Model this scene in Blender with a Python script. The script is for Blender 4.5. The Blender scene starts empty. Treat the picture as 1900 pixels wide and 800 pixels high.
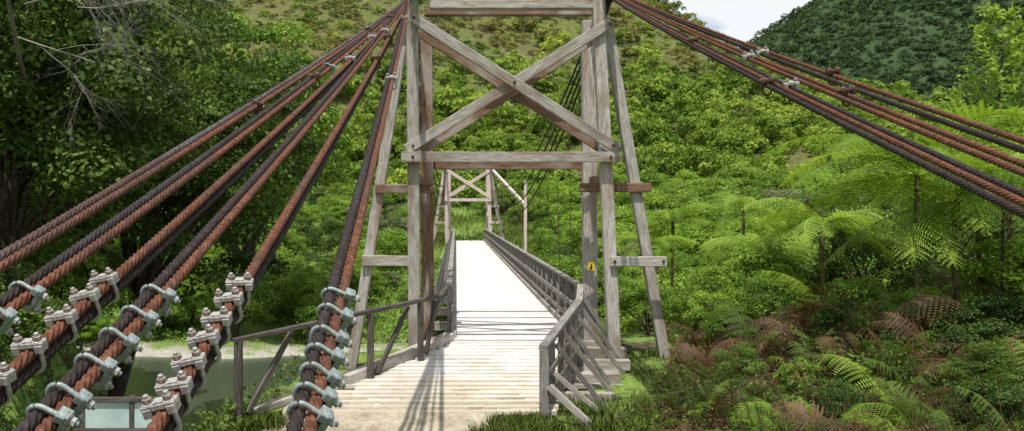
import bpy, math, random
import numpy as np
from mathutils import Vector, Matrix, Quaternion
R = random.Random(7); rng = np.random.default_rng(11)
scene = bpy.context.scene
COL = scene.collection
S = Vector((-0.09, -0.42, 1.0)).normalized()
CAMZ = 2.57

# ---------------------------------------------------------------- materials
class NT:
    def __init__(s, name):
        s.m = bpy.data.materials.new(name); s.m.use_nodes = True
        s.t = s.m.node_tree; s.n = s.t.nodes; s.n.clear()
        s.out = s.n.new('ShaderNodeOutputMaterial')
    def new(s, typ, **kw):
        n = s.n.new('ShaderNode' + typ)
        for k, v in kw.items(): setattr(n, k, v)
        return n
    def link(s, a, b): s.t.links.new(a, b)
    def noise(s, vec, scale, detail=4, rough=.6):
        n = s.new('TexNoise'); n.inputs['Scale'].default_value = scale
        n.inputs['Detail'].default_value = detail; n.inputs['Roughness'].default_value = rough
        if vec is not None: s.link(vec, n.inputs['Vector'])
        return n.outputs['Fac']
    def mapping(s, vec, scale, loc=(0, 0, 0)):
        n = s.new('Mapping'); n.inputs['Scale'].default_value = scale; n.inputs['Location'].default_value = loc
        s.link(vec, n.inputs['Vector']); return n.outputs['Vector']
    def ramp(s, fac, stops, interp='LINEAR'):
        n = s.new('ValToRGB'); cr = n.color_ramp; cr.interpolation = interp
        while len(cr.elements) < len(stops): cr.elements.new(.5)
        for e, (p, c) in zip(cr.elements, stops):
            e.position = p; e.color = (c, c, c, 1) if isinstance(c, (int, float)) else (*c, 1)
        s.link(fac, n.inputs['Fac']); return n.outputs['Color']
    def mix(s, fac, a, b, mode='MIX'):
        n = s.new('Mix', data_type='RGBA', blend_type=mode)
        for v, i in ((fac, 0), (a, 6), (b, 7)):
            if isinstance(v, (int, float)): n.inputs[i].default_value = v
            elif isinstance(v, tuple): n.inputs[i].default_value = (*v, 1)
            else: s.link(v, n.inputs[i])
        return n.outputs[2]
    def math(s, op, a, b=0.0):
        n = s.new('Math', operation=op)
        for i, v in enumerate((a, b)):
            if isinstance(v, (int, float)): n.inputs[i].default_value = v
            else: s.link(v, n.inputs[i])
        return n.outputs[0]
    def bsdf(s, color, rough=.8, metal=0, spec=.3, bump=None, bs=.3, bd=.02):
        p = s.new('BsdfPrincipled')
        if isinstance(color, tuple): p.inputs['Base Color'].default_value = (*color, 1)
        else: s.link(color, p.inputs['Base Color'])
        if isinstance(rough, (int, float)): p.inputs['Roughness'].default_value = rough
        else: s.link(rough, p.inputs['Roughness'])
        p.inputs['Metallic'].default_value = metal
        p.inputs['Specular IOR Level'].default_value = spec
        if bump is not None:
            b = s.new('Bump'); b.inputs['Strength'].default_value = bs; b.inputs['Distance'].default_value = bd
            s.link(bump, b.inputs['Height']); s.link(b.outputs[0], p.inputs['Normal'])
        s.link(p.outputs[0], s.out.inputs[0]); return p

def wood(name, dark, mid, light, stain, stain_amt=.5, dust=None, rust=None, tone_lo=.62):
    t = NT(name); uv = t.new('TexCoord').outputs['UV']
    g = t.noise(t.mapping(uv, (26, 1.6, 1)), 1.6, 5, .65)
    f = t.noise(t.mapping(uv, (110, 5, 1)), 1.0, 3, .6)
    lo = t.noise(t.mapping(uv, (2.2, .75, 1)), 1.0, 4, .6)
    c = t.ramp(g, [(.25, dark), (.48, mid), (.72, light)])
    c = t.mix(t.ramp(f, [(.32, 1), (.44, 0)]), c, dark)
    c = t.mix(t.math('MULTIPLY', t.ramp(lo, [(.50, 0), (.64, 1)]), stain_amt), c, stain)
    if rust:
        r2 = t.noise(t.mapping(uv, (6, .5, 1), (7, 3, 0)), 1.0, 4, .65)
        c = t.mix(t.math('MULTIPLY', t.ramp(r2, [(.54, 0), (.68, 1)]), .75), c, rust)
    tone = t.noise(t.mapping(uv, (.35, .05, 1)), 1.0, 1, .5)
    c = t.mix(.8, c, t.ramp(tone, [(.3, tone_lo), (.7, 1.0)]), 'MULTIPLY')
    if dust:
        pos = t.new('NewGeometry').outputs['Position']; sep = t.new('SeparateXYZ'); t.link(pos, sep.inputs[0])
        nn = t.noise(pos, 1.4, 6, .7)
        d = t.math('ADD', t.math('MULTIPLY', t.math('SUBTRACT', 15.2, sep.outputs[1]), .28), t.math('MULTIPLY', t.math('SUBTRACT', nn, .5), 2.4))
        c = t.mix(t.ramp(d, [(.25, 0), (.75, .9)]), c, dust)
        n3 = t.noise(pos, .8, 5, .65)
        c = t.mix(.8, c, t.ramp(n3, [(.35, .80), (.6, 1.0)]), 'MULTIPLY')
    t.bsdf(c, .85, bump=t.math('ADD', g, f), bs=.6, bd=.007)
    return t.m
M_WOOD = wood('weathered_timber', (.12, .10, .08), (.43, .40, .355), (.64, .61, .56), (.22, .165, .12), .7, rust=(.28, .16, .09))
M_RAIL = wood('grey_rail_timber', (.08, .07, .06), (.28, .265, .24), (.47, .45, .42), (.13, .11, .09), .7, rust=(.20, .15, .11))
M_BROWN = wood('brown_timber', (.06, .036, .024), (.21, .12, .075), (.36, .23, .15), (.42, .38, .33), .75)
M_PINK = wood('faded_red_timber', (.36, .27, .24), (.66, .53, .49), (.78, .71, .67), (.54, .38, .33), .5, tone_lo=.8)
M_DARKW = wood('dark_timber', (.025, .022, .018), (.09, .08, .066), (.18, .16, .14), (.045, .038, .03), .6)
M_DECK = wood('deck_timber', (.48, .455, .415), (.74, .72, .68), (.84, .82, .785), (.60, .56, .50), .5, dust=(.54, .475, .365), tone_lo=.82)

def leafmat(name, stops, trans=.3, nscale=.6, spec=.16, rough=.5):
    t = NT(name)
    a = t.new('Attribute', attribute_name='tint').outputs['Fac']
    pos = t.new('NewGeometry').outputs['Position']
    nz = t.noise(pos, nscale, 3, .6)
    f = t.math('ADD', t.math('MULTIPLY', a, .6), t.math('MULTIPLY', t.math('SUBTRACT', nz, .5), 1.3))
    f = t.math('ADD', f, .2)
    c = t.ramp(f, stops)
    p = t.new('BsdfPrincipled'); t.link(c, p.inputs['Base Color'])
    p.inputs['Roughness'].default_value = rough; p.inputs['Specular IOR Level'].default_value = spec
    tr = t.new('BsdfTranslucent'); t.link(t.mix(1.0, c, (1.0, 1.0, .5), 'MULTIPLY'), tr.inputs[0])
    ms = t.new('MixShader'); ms.inputs[0].default_value = trans
    t.link(p.outputs[0], ms.inputs[1]); t.link(tr.outputs[0], ms.inputs[2]); t.link(ms.outputs[0], t.out.inputs[0])
    return t.m
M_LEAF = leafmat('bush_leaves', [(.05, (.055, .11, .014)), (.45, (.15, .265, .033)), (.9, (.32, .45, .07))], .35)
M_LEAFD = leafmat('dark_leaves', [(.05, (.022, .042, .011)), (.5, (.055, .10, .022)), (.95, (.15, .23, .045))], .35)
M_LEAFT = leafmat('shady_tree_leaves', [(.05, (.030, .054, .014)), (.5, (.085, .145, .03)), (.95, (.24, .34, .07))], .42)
M_LEAFG = leafmat('olive_leaves', [(.05, (.09, .11, .045)), (.5, (.19, .22, .10)), (.95, (.32, .35, .20))], .35)
M_LEAFB = leafmat('bright_leaves', [(.05, (.09, .18, .02)), (.45, (.21, .35, .04)), (.95, (.40, .52, .09))], .4)
M_HILLF = leafmat('hillside_leaves', [(.05, (.07, .13, .018)), (.45, (.18, .285, .042)), (.95, (.40, .49, .09))], nscale=.05, trans=.38, spec=.08)
M_SCRUB = leafmat('scrub_leaves', [(.05, (.11, .11, .034)), (.45, (.20, .205, .058)), (.95, (.31, .31, .09))], nscale=.05, spec=.08)
M_FARF = leafmat('hazed_distant_leaves', [(.05, (.032, .058, .026)), (.5, (.058, .096, .040)), (.95, (.11, .155, .06))], nscale=.02, trans=.1, spec=.02, rough=.9)  # cooler green than the near bush: distance haze put into the leaf colour
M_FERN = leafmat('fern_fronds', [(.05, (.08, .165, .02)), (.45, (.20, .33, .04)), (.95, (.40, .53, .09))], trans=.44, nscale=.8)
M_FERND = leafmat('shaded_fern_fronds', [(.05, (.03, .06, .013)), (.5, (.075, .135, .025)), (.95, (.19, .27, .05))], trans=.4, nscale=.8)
M_FERNB = leafmat('dead_fern_fronds', [(.05, (.035, .020, .012)), (.5, (.105, .060, .032)), (.95, (.22, .14, .07))], trans=.25, nscale=1.5)
M_GRASS = leafmat('grass_blades', [(.05, (.08, .15, .02)), (.5, (.18, .27, .045)), (.95, (.36, .42, .13))], trans=.35, nscale=2)

def simple(name, c1, c2, scale, rough=.8, metal=0, bs=.3, bd=.01, c3=None):
    t = NT(name); v = t.new('TexCoord').outputs['Object']
    n = t.noise(v, scale, 6, .65)
    st = [(.35, c1), (.62, c2)] + ([(.78, c3)] if c3 else [])
    t.bsdf(t.ramp(n, st), rough, metal, bump=n, bs=bs, bd=bd); return t.m
def ropemat(name, cols, grease):
    t = NT(name); v = t.new('TexCoord').outputs['Object']
    n = t.noise(v, 34, 6, .7); lo = t.noise(v, 1.6, 4, .6)
    c = t.ramp(n, [(.30, cols[0]), (.52, cols[1]), (.74, cols[2])])
    c = t.mix(t.ramp(lo, [(.44, 0), (.64, .8)]), c, t.ramp(n, [(.3, grease[0]), (.7, grease[1])]))
    t.bsdf(c, .78, .1, bump=n, bs=.7, bd=.003, spec=.2); return t.m
M_BARK = simple('bark', (.03, .022, .016), (.10, .08, .06), 9, .9, bs=.6, bd=.03)
M_TWIG = simple('bare_twig_bark', (.15, .135, .115), (.30, .27, .24), 14, .9)
M_FTRUNK = simple('fern_trunk_bark', (.03, .025, .015), (.13, .12, .04), 30, .95, bs=1, bd=.02)
M_ROPE = ropemat('rusty_wire_rope', [(.04, .018, .011), (.14, .054, .030), (.26, .13, .08)], [(.035, .022, .016), (.13, .07, .05)])
M_ROPED = ropemat('dark_wire_rope', [(.012, .010, .010), (.034, .024, .020), (.085, .056, .046)], [(.018, .017, .02), (.06, .052, .052)])
M_ROPEG = ropemat('grey_wire_rope', [(.03, .027, .028), (.09, .078, .08), (.20, .175, .17)], [(.04, .02, .016), (.12, .06, .045)])
M_GALV = simple('galvanised_steel', (.16, .195, .185), (.35, .39, .375), 40, .5, .35, .3, .002, (.55, .57, .54))
M_GALVB = simple('weathered_steel', (.24, .22, .205), (.52, .50, .47), 55, .5, .3, .4, .002, (.72, .70, .66))
M_NUT = simple('rusty_nut', (.14, .09, .065), (.38, .33, .29), 60, .6, .4, .4, .002)
M_CONC = simple('old_concrete', (.20, .19, .17), (.36, .35, .32), 6, .9)
M_ROD = simple('rusted_rod', (.04, .02, .015), (.12, .06, .04), 8, .7, .3)
M_YEL = simple('yellow_paint', (.70, .50, .02), (.80, .58, .03), 12, .5)
M_BLK = simple('black_paint', (.01, .01, .01), (.03, .03, .03), 12, .5)
M_WHT = simple('white_paint', (.6, .6, .58), (.78, .78, .75), 12, .5)
M_PANEL = simple('pale_panel', (.36, .47, .45), (.50, .60, .58), 3, .3)

# ---------------------------------------------------------------- mesh helpers
class MB:
    def __init__(s): s.v = []; s.f = []; s.uv = []; s.mi = []
    def beam(s, a, b, w, h, up=(0, 0, 1), mi=0, jit=.0):
        a = Vector(a); b = Vector(b); d = (b - a); L = d.length; d.normalize()
        up = Vector(up)
        if abs(d.dot(up)) > .97: up = Vector((0, 1, 0))
        sx = d.cross(up).normalized(); sy = sx.cross(d).normalized()
        i = len(s.v); ou, ov = R.uniform(0, 60), R.uniform(0, 60)
        for p, l in ((a, 0), (b, L)):
            for (cx, cy) in ((-1, -1), (1, -1), (1, 1), (-1, 1)):
                s.v.append(tuple(p + sx * cx * w / 2 * (1 + R.uniform(-jit, jit)) + sy * cy * h / 2 * (1 + R.uniform(-jit, jit))))
        F = [(0, 1, 5, 4), (1, 2, 6, 5), (2, 3, 7, 6), (3, 0, 4, 7)]
        o = 0
        for k, f in enumerate(F):
            ww = w if k % 2 == 0 else h
            s.f.append(tuple(i + q for q in f)); s.mi.append(mi)
            s.uv += [(ou + o, ov), (ou + o + ww, ov), (ou + o + ww, ov + L), (ou + o, ov + L)]; o += ww
        for f in ((3, 2, 1, 0), (4, 5, 6, 7)):
            s.f.append(tuple(i + q for q in f)); s.mi.append(mi)
            s.uv += [(ou, ov), (ou + w, ov), (ou + w, ov + h * .1), (ou, ov + h * .1)]
        return s
    def tube(s, pts, rads, n=8, mi=0, cap=True):
        pts = [Vector(p) for p in pts]; i0 = len(s.v); ref = Vector((.31, .2, .9)).normalized()
        for k, p in enumerate(pts):
            d = (pts[min(k + 1, len(pts) - 1)] - pts[max(k - 1, 0)]).normalized()
            rf = ref if abs(d.dot(ref)) < .9 else Vector((1, 0, 0))
            x = d.cross(rf).normalized(); y = d.cross(x)
            r = rads[k] if hasattr(rads, '__len__') else rads
            for j in range(n):
                a = 2 * math.pi * j / n
                s.v.append(tuple(p + x * math.cos(a) * r + y * math.sin(a) * r))
        for k in range(len(pts) - 1):
            for j in range(n):
                a = i0 + k * n + j; b = i0 + k * n + (j + 1) % n
                s.f.append((a, b, b + n, a + n)); s.mi.append(mi); s.uv += [(j / n, k), ((j + 1) / n, k), ((j + 1) / n, k + 1), (j / n, k + 1)]
        if cap:
            s.f.append(tuple(i0 + j for j in range(n))[::-1]); s.mi.append(mi); s.uv += [(0, 0)] * n
            e = i0 + (len(pts) - 1) * n
            s.f.append(tuple(e + j for j in range(n))); s.mi.append(mi); s.uv += [(0, 0)] * n
        return s
    def mesh(s, name, mats, smooth=False):
        me = bpy.data.meshes.new(name); me.from_pydata(s.v, [], s.f)
        u = me.uv_layers.new(name='UVMap'); u.data.foreach_set('uv', [c for p in s.uv for c in p])
        for m in mats: me.materials.append(m)
        me.polygons.foreach_set('material_index', s.mi)
        if smooth: me.polygons.foreach_set('use_smooth', [True] * len(s.f))
        me.update(); return me

def quadmesh(name, V, tint, mats, mi=None):
    V = np.asarray(V, dtype=np.float32); n = len(V)
    me = bpy.data.meshes.new(name)
    me.vertices.add(n * 4); me.loops.add(n * 4); me.polygons.add(n)
    me.vertices.foreach_set('co', V.reshape(-1))
    me.loops.foreach_set('vertex_index', np.arange(n * 4, dtype=np.int32))
    me.polygons.foreach_set('loop_start', np.arange(n, dtype=np.int32) * 4)
    for m in mats: me.materials.append(m)
    if mi is not None: me.polygons.foreach_set('material_index', np.asarray(mi, dtype=np.int32))
    me.update(calc_edges=True)
    at = me.attributes.new('tint', 'FLOAT', 'FACE'); at.data.foreach_set('value', np.asarray(tint, dtype=np.float32))
    return me

PM = {}
def obj(name, data, parent=None, **props):
    o = bpy.data.objects.new(name, data); COL.objects.link(o)
    if parent is not None:
        o.parent = parent
        o.matrix_parent_inverse = PM[parent.name].inverted()
    for k, v in props.items(): o[k] = v
    PM[o.name] = Matrix.Identity(4)
    return o
def empty(name, loc, **props):
    o = obj(name, None, **props); o.location = loc; o.empty_display_size = .3
    PM[o.name] = Matrix.Translation(loc); return o
def bevel(o, w=.008):
    m = o.modifiers.new('bevel', 'BEVEL'); m.width = w; m.segments = 1; m.limit_method = 'ANGLE'

def fbm(x, y, seed=0, oct=5):
    r = np.random.default_rng(seed); z = 0; a = 1; f = 1
    for _ in range(oct):
        for _ in range(3):
            th = r.uniform(0, 6.28); ph = r.uniform(0, 6.28)
            z = z + a / 3 * np.sin(f * (x * math.cos(th) + y * math.sin(th)) + ph + 1.3 * np.sin(f * .6 * (x * math.sin(th) - y * math.cos(th)) + ph * 2))
        a *= .5; f *= 2.03
    return z

# ---------------------------------------------------------------- terrain
def H(x, y):
    x = np.asarray(x, float); y = np.asarray(y, float)
    top = np.interp(y, [-30, 0, 2, 6, 10, 11.8, 16, 18, 40], [1.2, 1.0, .9, .15, -.62, -.55, -.52, -.6, -.8])
    top = top + np.clip((x - 2.4) * .15, 0, 1.6) * np.interp(y, [4, 9, 30], [0, 1, .6])
    ye = np.interp(x, [-60, -12, -9, -7.5, -6, -3.8, -2.8, 3, 4.5, 30, 60], [30, 23, 19, 13, 10, 10, 18, 18.8, 20, 24, 26])
    bank = top - np.maximum(0, y - ye) * 1.15
    bed = -5.7
    far = np.interp(y, [38, 42, 50, 70, 82, 100, 3000], [-5.9, -4.9, -3.6, -.25, .4, 3.5, 30])
    z = np.maximum(np.maximum(bank, bed), np.where(y > 30, far, -99))
    n = fbm(x * .5, y * .5, 3, 4) * .10
    dens = np.clip(np.abs(x + .3) - 1.2, 0, 3) / 3
    return z + n * np.where(y < 18, dens * .8 + .05, np.where(y < 66, 1.8, .8))
def Hs(x, y): return float(H(np.array([x]), np.array([y]))[0])

def gridmesh(name, xs, ys, fn, mats, smooth=True):
    X, Y = np.meshgrid(xs, ys); Z = fn(X, Y); nx, ny = len(xs), len(ys)
    me = bpy.data.meshes.new(name)
    v = np.stack([X, Y, Z], -1).reshape(-1, 3)
    idx = np.arange(nx * ny).reshape(ny, nx)
    f = np.stack([idx[:-1, :-1], idx[:-1, 1:], idx[1:, 1:], idx[1:, :-1]], -1).reshape(-1, 4)
    me.from_pydata(v.tolist(), [], f.tolist())
    for m in mats: me.materials.append(m)
    me.polygons.foreach_set('use_smooth', [smooth] * len(f)); return me

t = NT('ground_cover'); pos = t.new('NewGeometry').outputs['Position']
sep = t.new('SeparateXYZ'); t.link(pos, sep.inputs[0])
n1 = t.noise(pos, 1.1, 6, .65); n2 = t.noise(pos, 9, 4, .6)
litter = t.ramp(n2, [(.3, (.025, .02, .012)), (.55, (.07, .055, .032)), (.75, (.13, .10, .055))])
grass = t.ramp(n2, [(.3, (.08, .14, .02)), (.55, (.16, .25, .045)), (.75, (.25, .34, .08))])
stone = t.ramp(n2, [(.3, (.22, .20, .165)), (.7, (.50, .47, .41))])
ny_ = t.math('ADD', sep.outputs[1], t.math('MULTIPLY', n1, 8))
near = t.mix(t.ramp(n1, [(.42, 0), (.55, 1)]), litter, grass)
c = t.mix(t.ramp(t.math('MULTIPLY', ny_, .01), [(.45, 0), (.50, 1)]), near, grass)
zz = t.math('ADD', sep.outputs[2], t.math('MULTIPLY', n1, 1.2))
farm = t.ramp(t.math('MULTIPLY', sep.outputs[1], .01), [(.34, 0), (.36, 1)])
st = t.ramp(t.math('MULTIPLY', t.math('ADD', zz, 10), .1), [(.575, 1), (.60, 0)])
c = t.mix(t.math('MULTIPLY', farm, st), c, stone)
t.bsdf(c, .95, bump=n2, bs=.6, bd=.05); M_GROUND = t.m
xs = np.unique(np.concatenate([np.arange(-18, 18, .35), np.arange(-60, 60, 2.), np.arange(-1600, 1601, 60.)]))
ys = np.unique(np.concatenate([np.arange(-6, 26, .35), np.arange(26, 110, 1.2), np.arange(110, 400, 20.), np.arange(400, 2400, 100), [-40., -20.]]))
obj('ground', gridmesh('ground', xs, ys, H, [M_GROUND]), kind='structure', label='grassy river banks with leaf litter and stones')

t = NT('river_water'); pos = t.new('NewGeometry').outputs['Position']
n = t.noise(t.mapping(pos, (.5, 1.6, 1)), 1.6, 4, .6)
t.bsdf((.060, .075, .048), .14, spec=.35, bump=n, bs=.3, bd=.05)
obj('river', gridmesh('river', np.arange(-400, 401, 20.), np.arange(12, 50, 4.), lambda x, y: x * 0 - 5.0, [t.m]), kind='structure', label='calm grey green river')

def az(y): return 0. if y >= 16 else -.114 * (16 - y)
t = NT('sandy_path'); pos = t.new('NewGeometry').outputs['Position']
n1 = t.noise(pos, 2.0, 6, .72); n2 = t.noise(pos, 38, 5, .75)
c = t.ramp(n1, [(.32, (.22, .18, .12)), (.5, (.46, .395, .29)), (.72, (.62, .55, .43))])
c = t.mix(.75, c, t.ramp(n2, [(.38, .45), (.6, 1.0)]), 'MULTIPLY')
t.bsdf(c, .95, bump=n2, bs=.8, bd=.015)
me = bpy.data.meshes.new('path'); vs = []; fs = []
yy = np.concatenate([np.arange(5, 12.2, .2), np.arange(12.2, 13.21, .1)]); NK = 48
for j, y in enumerate(yy):
    xl = np.interp(y, [5, 9, 11, 12.6, 13.2], [-3.0, -3.0, -2.9, -2.4, -2.0]) + .10 * math.sin(y * 5); xr = np.interp(y, [5, 10, 11.2, 12.1, 12.4, 13], [-.2, .3, .62, 1.15, 1.5, 1.6]) + .06 * math.sin(y * 9)
    for k in range(NK + 1):
        x = xl + (xr - xl) * k / NK
        z = max(Hs(x, y) + .035, (az(y) + .006) if y > 11.9 else -9) + .012 * math.sin(k / NK * math.pi)
        yj = y
        if y > 12.25:
            u = (y - 12.25) / .95; yj = 12.25 + u * (.50 + .28 * math.sin(x * 2.3 + 1) + .13 * math.sin(x * 7.7 + 1) + .06 * math.sin(x * 21)); z = az(yj) + .006 + .008 * (1 - u)
        vs.append((x, yj, z))
for j in range(len(yy) - 1):
    for k in range(NK): a = j * (NK + 1) + k; fs.append((a, a + 1, a + NK + 2, a + NK + 1))
me.from_pydata(vs, [], fs); me.materials.append(t.m)
for p in me.polygons: p.use_smooth = True
obj('path', me, kind='structure', label='sandy dirt path leading onto the bridge deck')

# ---------------------------------------------------------------- hills
def hill1(x, y):
    ridge = np.interp(x, [-400, -150, -40, 50, 62, 72, 80, 92, 106, 150, 200, 260, 400], [90, 115, 125, 106, 90, 80, 72, 62, 54, 39, 31, 24, 20])
    base = 94 + fbm(x * .03, x * 0, 5, 2) * 6
    s = np.maximum(0, y - base) / 206
    z = ridge * np.minimum(s, 1.0) ** 1.10
    z = z * np.where(y < 330, 1, np.clip(1 - (y - 330) / 200, 0, 1))
    return z + fbm(x * .035, y * .035, 8, 4) * np.clip((y - base) / 60, 0, 1) * 3 + 1.8 - 4 * (y <= base)
def hill2(x, y):
    ridge = np.interp(x, [100, 200, 250, 310, 380, 480, 700, 1200], [40, 104, 145, 182, 232, 270, 260, 200])
    u = np.clip((y - 380) / 320, 0, 1)
    return ridge * u ** .9 * np.clip(1 - (y - 700) / 500, 0, 1) + fbm(x * .015, y * .015, 18, 4) * 8 * u - 2
t = NT('hill_scrub'); pos = t.new('NewGeometry').outputs['Position']
n1 = t.noise(pos, .05, 5, .6); n2 = t.noise(pos, .9, 5, .7)
c = t.ramp(n2, [(.3, (.06, .08, .018)), (.55, (.14, .17, .04)), (.75, (.21, .24, .065))])
c = t.mix(t.ramp(n1, [(.44, 0), (.6, .7)]), c, t.ramp(n2, [(.3, (.09, .075, .032)), (.7, (.20, .165, .075))]))
t.bsdf(c, .95, bump=n2, bs=1, bd=1.0)
obj('hill', gridmesh('hill', np.arange(-400, 401, 5.), np.arange(88, 560, 5.), hill1, [t.m]), kind='structure', label='steep green hillside of scrub and bush')
t = NT('hazed_far_hill_cover'); pos = t.new('NewGeometry').outputs['Position']; n2 = t.noise(pos, .15, 5, .7)
t.bsdf(t.ramp(n2, [(.3, (.03, .055, .024)), (.7, (.065, .105, .042))]), .95, bump=n2, bs=1, bd=3, spec=.05)  # air haze over the far hill is mixed into this base colour
obj('hill', gridmesh('hill', np.arange(100, 1201, 12.), np.arange(370, 1210, 12.), hill2, [t.m]), kind='structure', label='dark forested hill under the sky')

# ---------------------------------------------------------------- foliage generators
def unit(v): return v / np.maximum(np.linalg.norm(v, axis=-1, keepdims=True), 1e-6)
def leaves(c, n, l, w, rg):
    r = rg.normal(size=c.shape); t_ = unit(np.cross(n, r)); s_ = np.cross(n, t_)
    l = np.reshape(l, (-1, 1)) * .5; w = np.reshape(w, (-1, 1)) * .5
    return np.stack([c - t_ * l, c + s_ * w - t_ * l * .1, c + t_ * l, c - s_ * w - t_ * l * .1], 1)
def crown(rg, rx, ry, rz, nc, per, leaf, zc=0., low=-.5, cr=(.26, .42), fill=.55):
    d = unit(rg.normal(size=(nc * 4, 3))); d = d[d[:, 2] > low][:nc]
    rad = rg.uniform(fill, .92, size=(len(d), 1)); cc = d * rad * np.array([[rx, ry, rz]]); cc[:, 2] += zc
    Vs = []; ts = []; rm = (rx + ry + rz) / 3
    for k in range(len(cc)):
        r = rm * rg.uniform(*cr); u = unit(rg.normal(size=(per, 3)))
        u[:, 2] = np.where(u[:, 2] < -.3, -u[:, 2], u[:, 2])
        p = cc[k] + u * r * rg.uniform(.55, 1.08, size=(per, 1)) * np.array([[1, 1, .75]])
        nn = unit(u * .8 + rg.normal(size=u.shape) * .55 + np.array([[0, 0, .35]]))
        sz = leaf * rg.uniform(.6, 1.4, size=per)
        Vs.append(leaves(p, nn, sz * 1.25, sz * .75, rg))
        ts.append(np.clip(rg.uniform(.2, .8) + rg.normal(size=per) * .18, 0, 1))
    return np.concatenate(Vs), np.concatenate(ts), cc
def trunkmesh(rg, base_r, fork, cc, wob=.15, nl=12, mat=None):
    mb = MB(); pts = [Vector((0, 0, -.4))]; top = Vector(cc.mean(0)); top.z = fork
    for k in range(1, 6):
        q = Vector((0, 0, -.4)).lerp(top, k / 5); q.x += rg.normal() * wob * base_r * 2; q.y += rg.normal() * wob * base_r * 2; pts.append(q)
    mb.tube(pts, [base_r * (1.25, 1, .9, .8, .7, .6)[k] for k in range(6)], 9)
    for c in cc[:nl]:
        a = pts[rg.integers(3, 6)]; b = Vector(c); m_ = a.lerp(b, .5) + Vector((rg.normal() * .1, rg.normal() * .1, .25)) * (b - a).length * .3
        mb.tube([a, a.lerp(m_, .6), m_, m_.lerp(b, .6), b], [base_r * q for q in (.36, .28, .20, .13, .05)], 6)
    return mb.mesh('trunk', [mat or M_BARK], True)

TEMPL = []
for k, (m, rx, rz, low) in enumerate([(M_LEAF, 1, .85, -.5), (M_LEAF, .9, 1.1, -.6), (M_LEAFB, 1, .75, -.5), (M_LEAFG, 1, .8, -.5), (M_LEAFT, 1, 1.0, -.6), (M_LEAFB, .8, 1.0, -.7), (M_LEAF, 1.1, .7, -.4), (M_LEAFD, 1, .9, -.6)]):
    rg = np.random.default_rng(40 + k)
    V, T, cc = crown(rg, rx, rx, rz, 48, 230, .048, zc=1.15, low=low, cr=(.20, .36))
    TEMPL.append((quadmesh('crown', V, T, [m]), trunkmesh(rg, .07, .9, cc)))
def put_tree(kind, x, y, s, z=None, sz=1., name='tree', label='rounded leafy green tree on the river bank', cat='tree', group='trees on the river bank'):
    z = Hs(x, y) if z is None else z
    e = empty(name, (x, y, z), label=label, category=cat, group=group)
    PM[e.name] = Matrix.Identity(4)
    e.scale = (s, s * R.uniform(.9, 1.1), s * sz); e.rotation_euler = (0, 0, R.uniform(0, 6.28))
    obj('crown', TEMPL[kind][0], e); obj('trunk', TEMPL[kind][1], e)
    return e

def forest(name, pts, rad, temps, mats, mi_sel, label):
    Vs = []; Ts = []; Ms = []
    for k in range(len(pts)):
        V, T = temps[rng.integers(len(temps))]; a = rng.uniform(0, 6.28); ca, sa = math.cos(a), math.sin(a)
        M = np.array([[ca, -sa, 0], [sa, ca, 0], [0, 0, rng.uniform(.75, 1.3)]]) * rad[k]
        Vs.append((V @ M.T + pts[k]).astype(np.float32)); Ts.append(np.clip(T + rng.normal() * .30, 0, 1)); Ms.append(np.full(len(V), mi_sel[k]))
    me = quadmesh(name, np.concatenate(Vs), np.concatenate(Ts), mats, np.concatenate(Ms))
    return obj(name, me, kind='stuff', label=label)
def temps(n, nc, per, leaf, seed, **k_):
    o = []
    for k in range(n):
        V, T, _ = crown(np.random.default_rng(seed + k), 1, 1, .85, nc, per, leaf, zc=.5, low=-.25, **(k_ or dict(cr=(.3, .48)))); o.append((V, T))
    return o
near_t = temps(5, 16, 75, .105, 100, cr=(.24, .42)); far_t = temps(5, 11, 34, .165, 200); dist_t = temps(5, 8, 20, .24, 300)
def in_view(x, y, m=60):
    px = 846 + x / y * 1478; return -m < px < 1900 + m
pts = []; rad = []; sel = []
for _ in range(90000):
    y = 92 + 250 * rng.random() ** 1.4; x = rng.uniform(-230, 300)
    if not in_view(x, y): continue
    if -1 < x < 6 and y < 96: continue
    if rng.random() > .46: continue
    z = float(hill1(np.array([x]), np.array([y]))[0])
    scrub = (z > 23 + 12 * float(fbm(np.array([x * .05]), np.array([y * .05]), 77, 2)[0]) - x * .04) and x < 95
    pts.append((x, y, z - .3)); rad.append(rng.uniform(.6, 1.5) if scrub and rng.random() < .85 else rng.uniform(1.1, 2.3) if rng.random() < .7 else rng.uniform(2.3, 3.9)); sel.append(1 if scrub and rng.random() < .7 else (2 if rng.random() < .08 else 0))
    if len(pts) > 7800: break
pts = np.array(pts); rad = np.array(rad); sel = np.array(sel)
nm = pts[:, 1] < 130
HM = [M_HILLF, M_SCRUB, M_LEAFT]
forest('hillside_bush', pts[nm], rad[nm], near_t, HM, sel[nm], 'dense green bush covering the hillside')
forest('hillside_scrub', pts[~nm], rad[~nm], far_t, HM, sel[~nm], 'scrub and small trees covering the upper hillside')
print('hill trees', len(pts), nm.sum())
pts = []
for _ in range(7000):
    y = rng.uniform(400, 720); x = rng.uniform(160, 560)
    if in_view(x, y): pts.append((x, y, float(hill2(np.array([x]), np.array([y]))[0]) - 1))
pts = np.array(pts); forest('distant_forest', pts, rng.uniform(1.8, 4.2, len(pts)), dist_t, [M_FARF], np.zeros(len(pts), int), 'dark forest covering the far hill')

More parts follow.
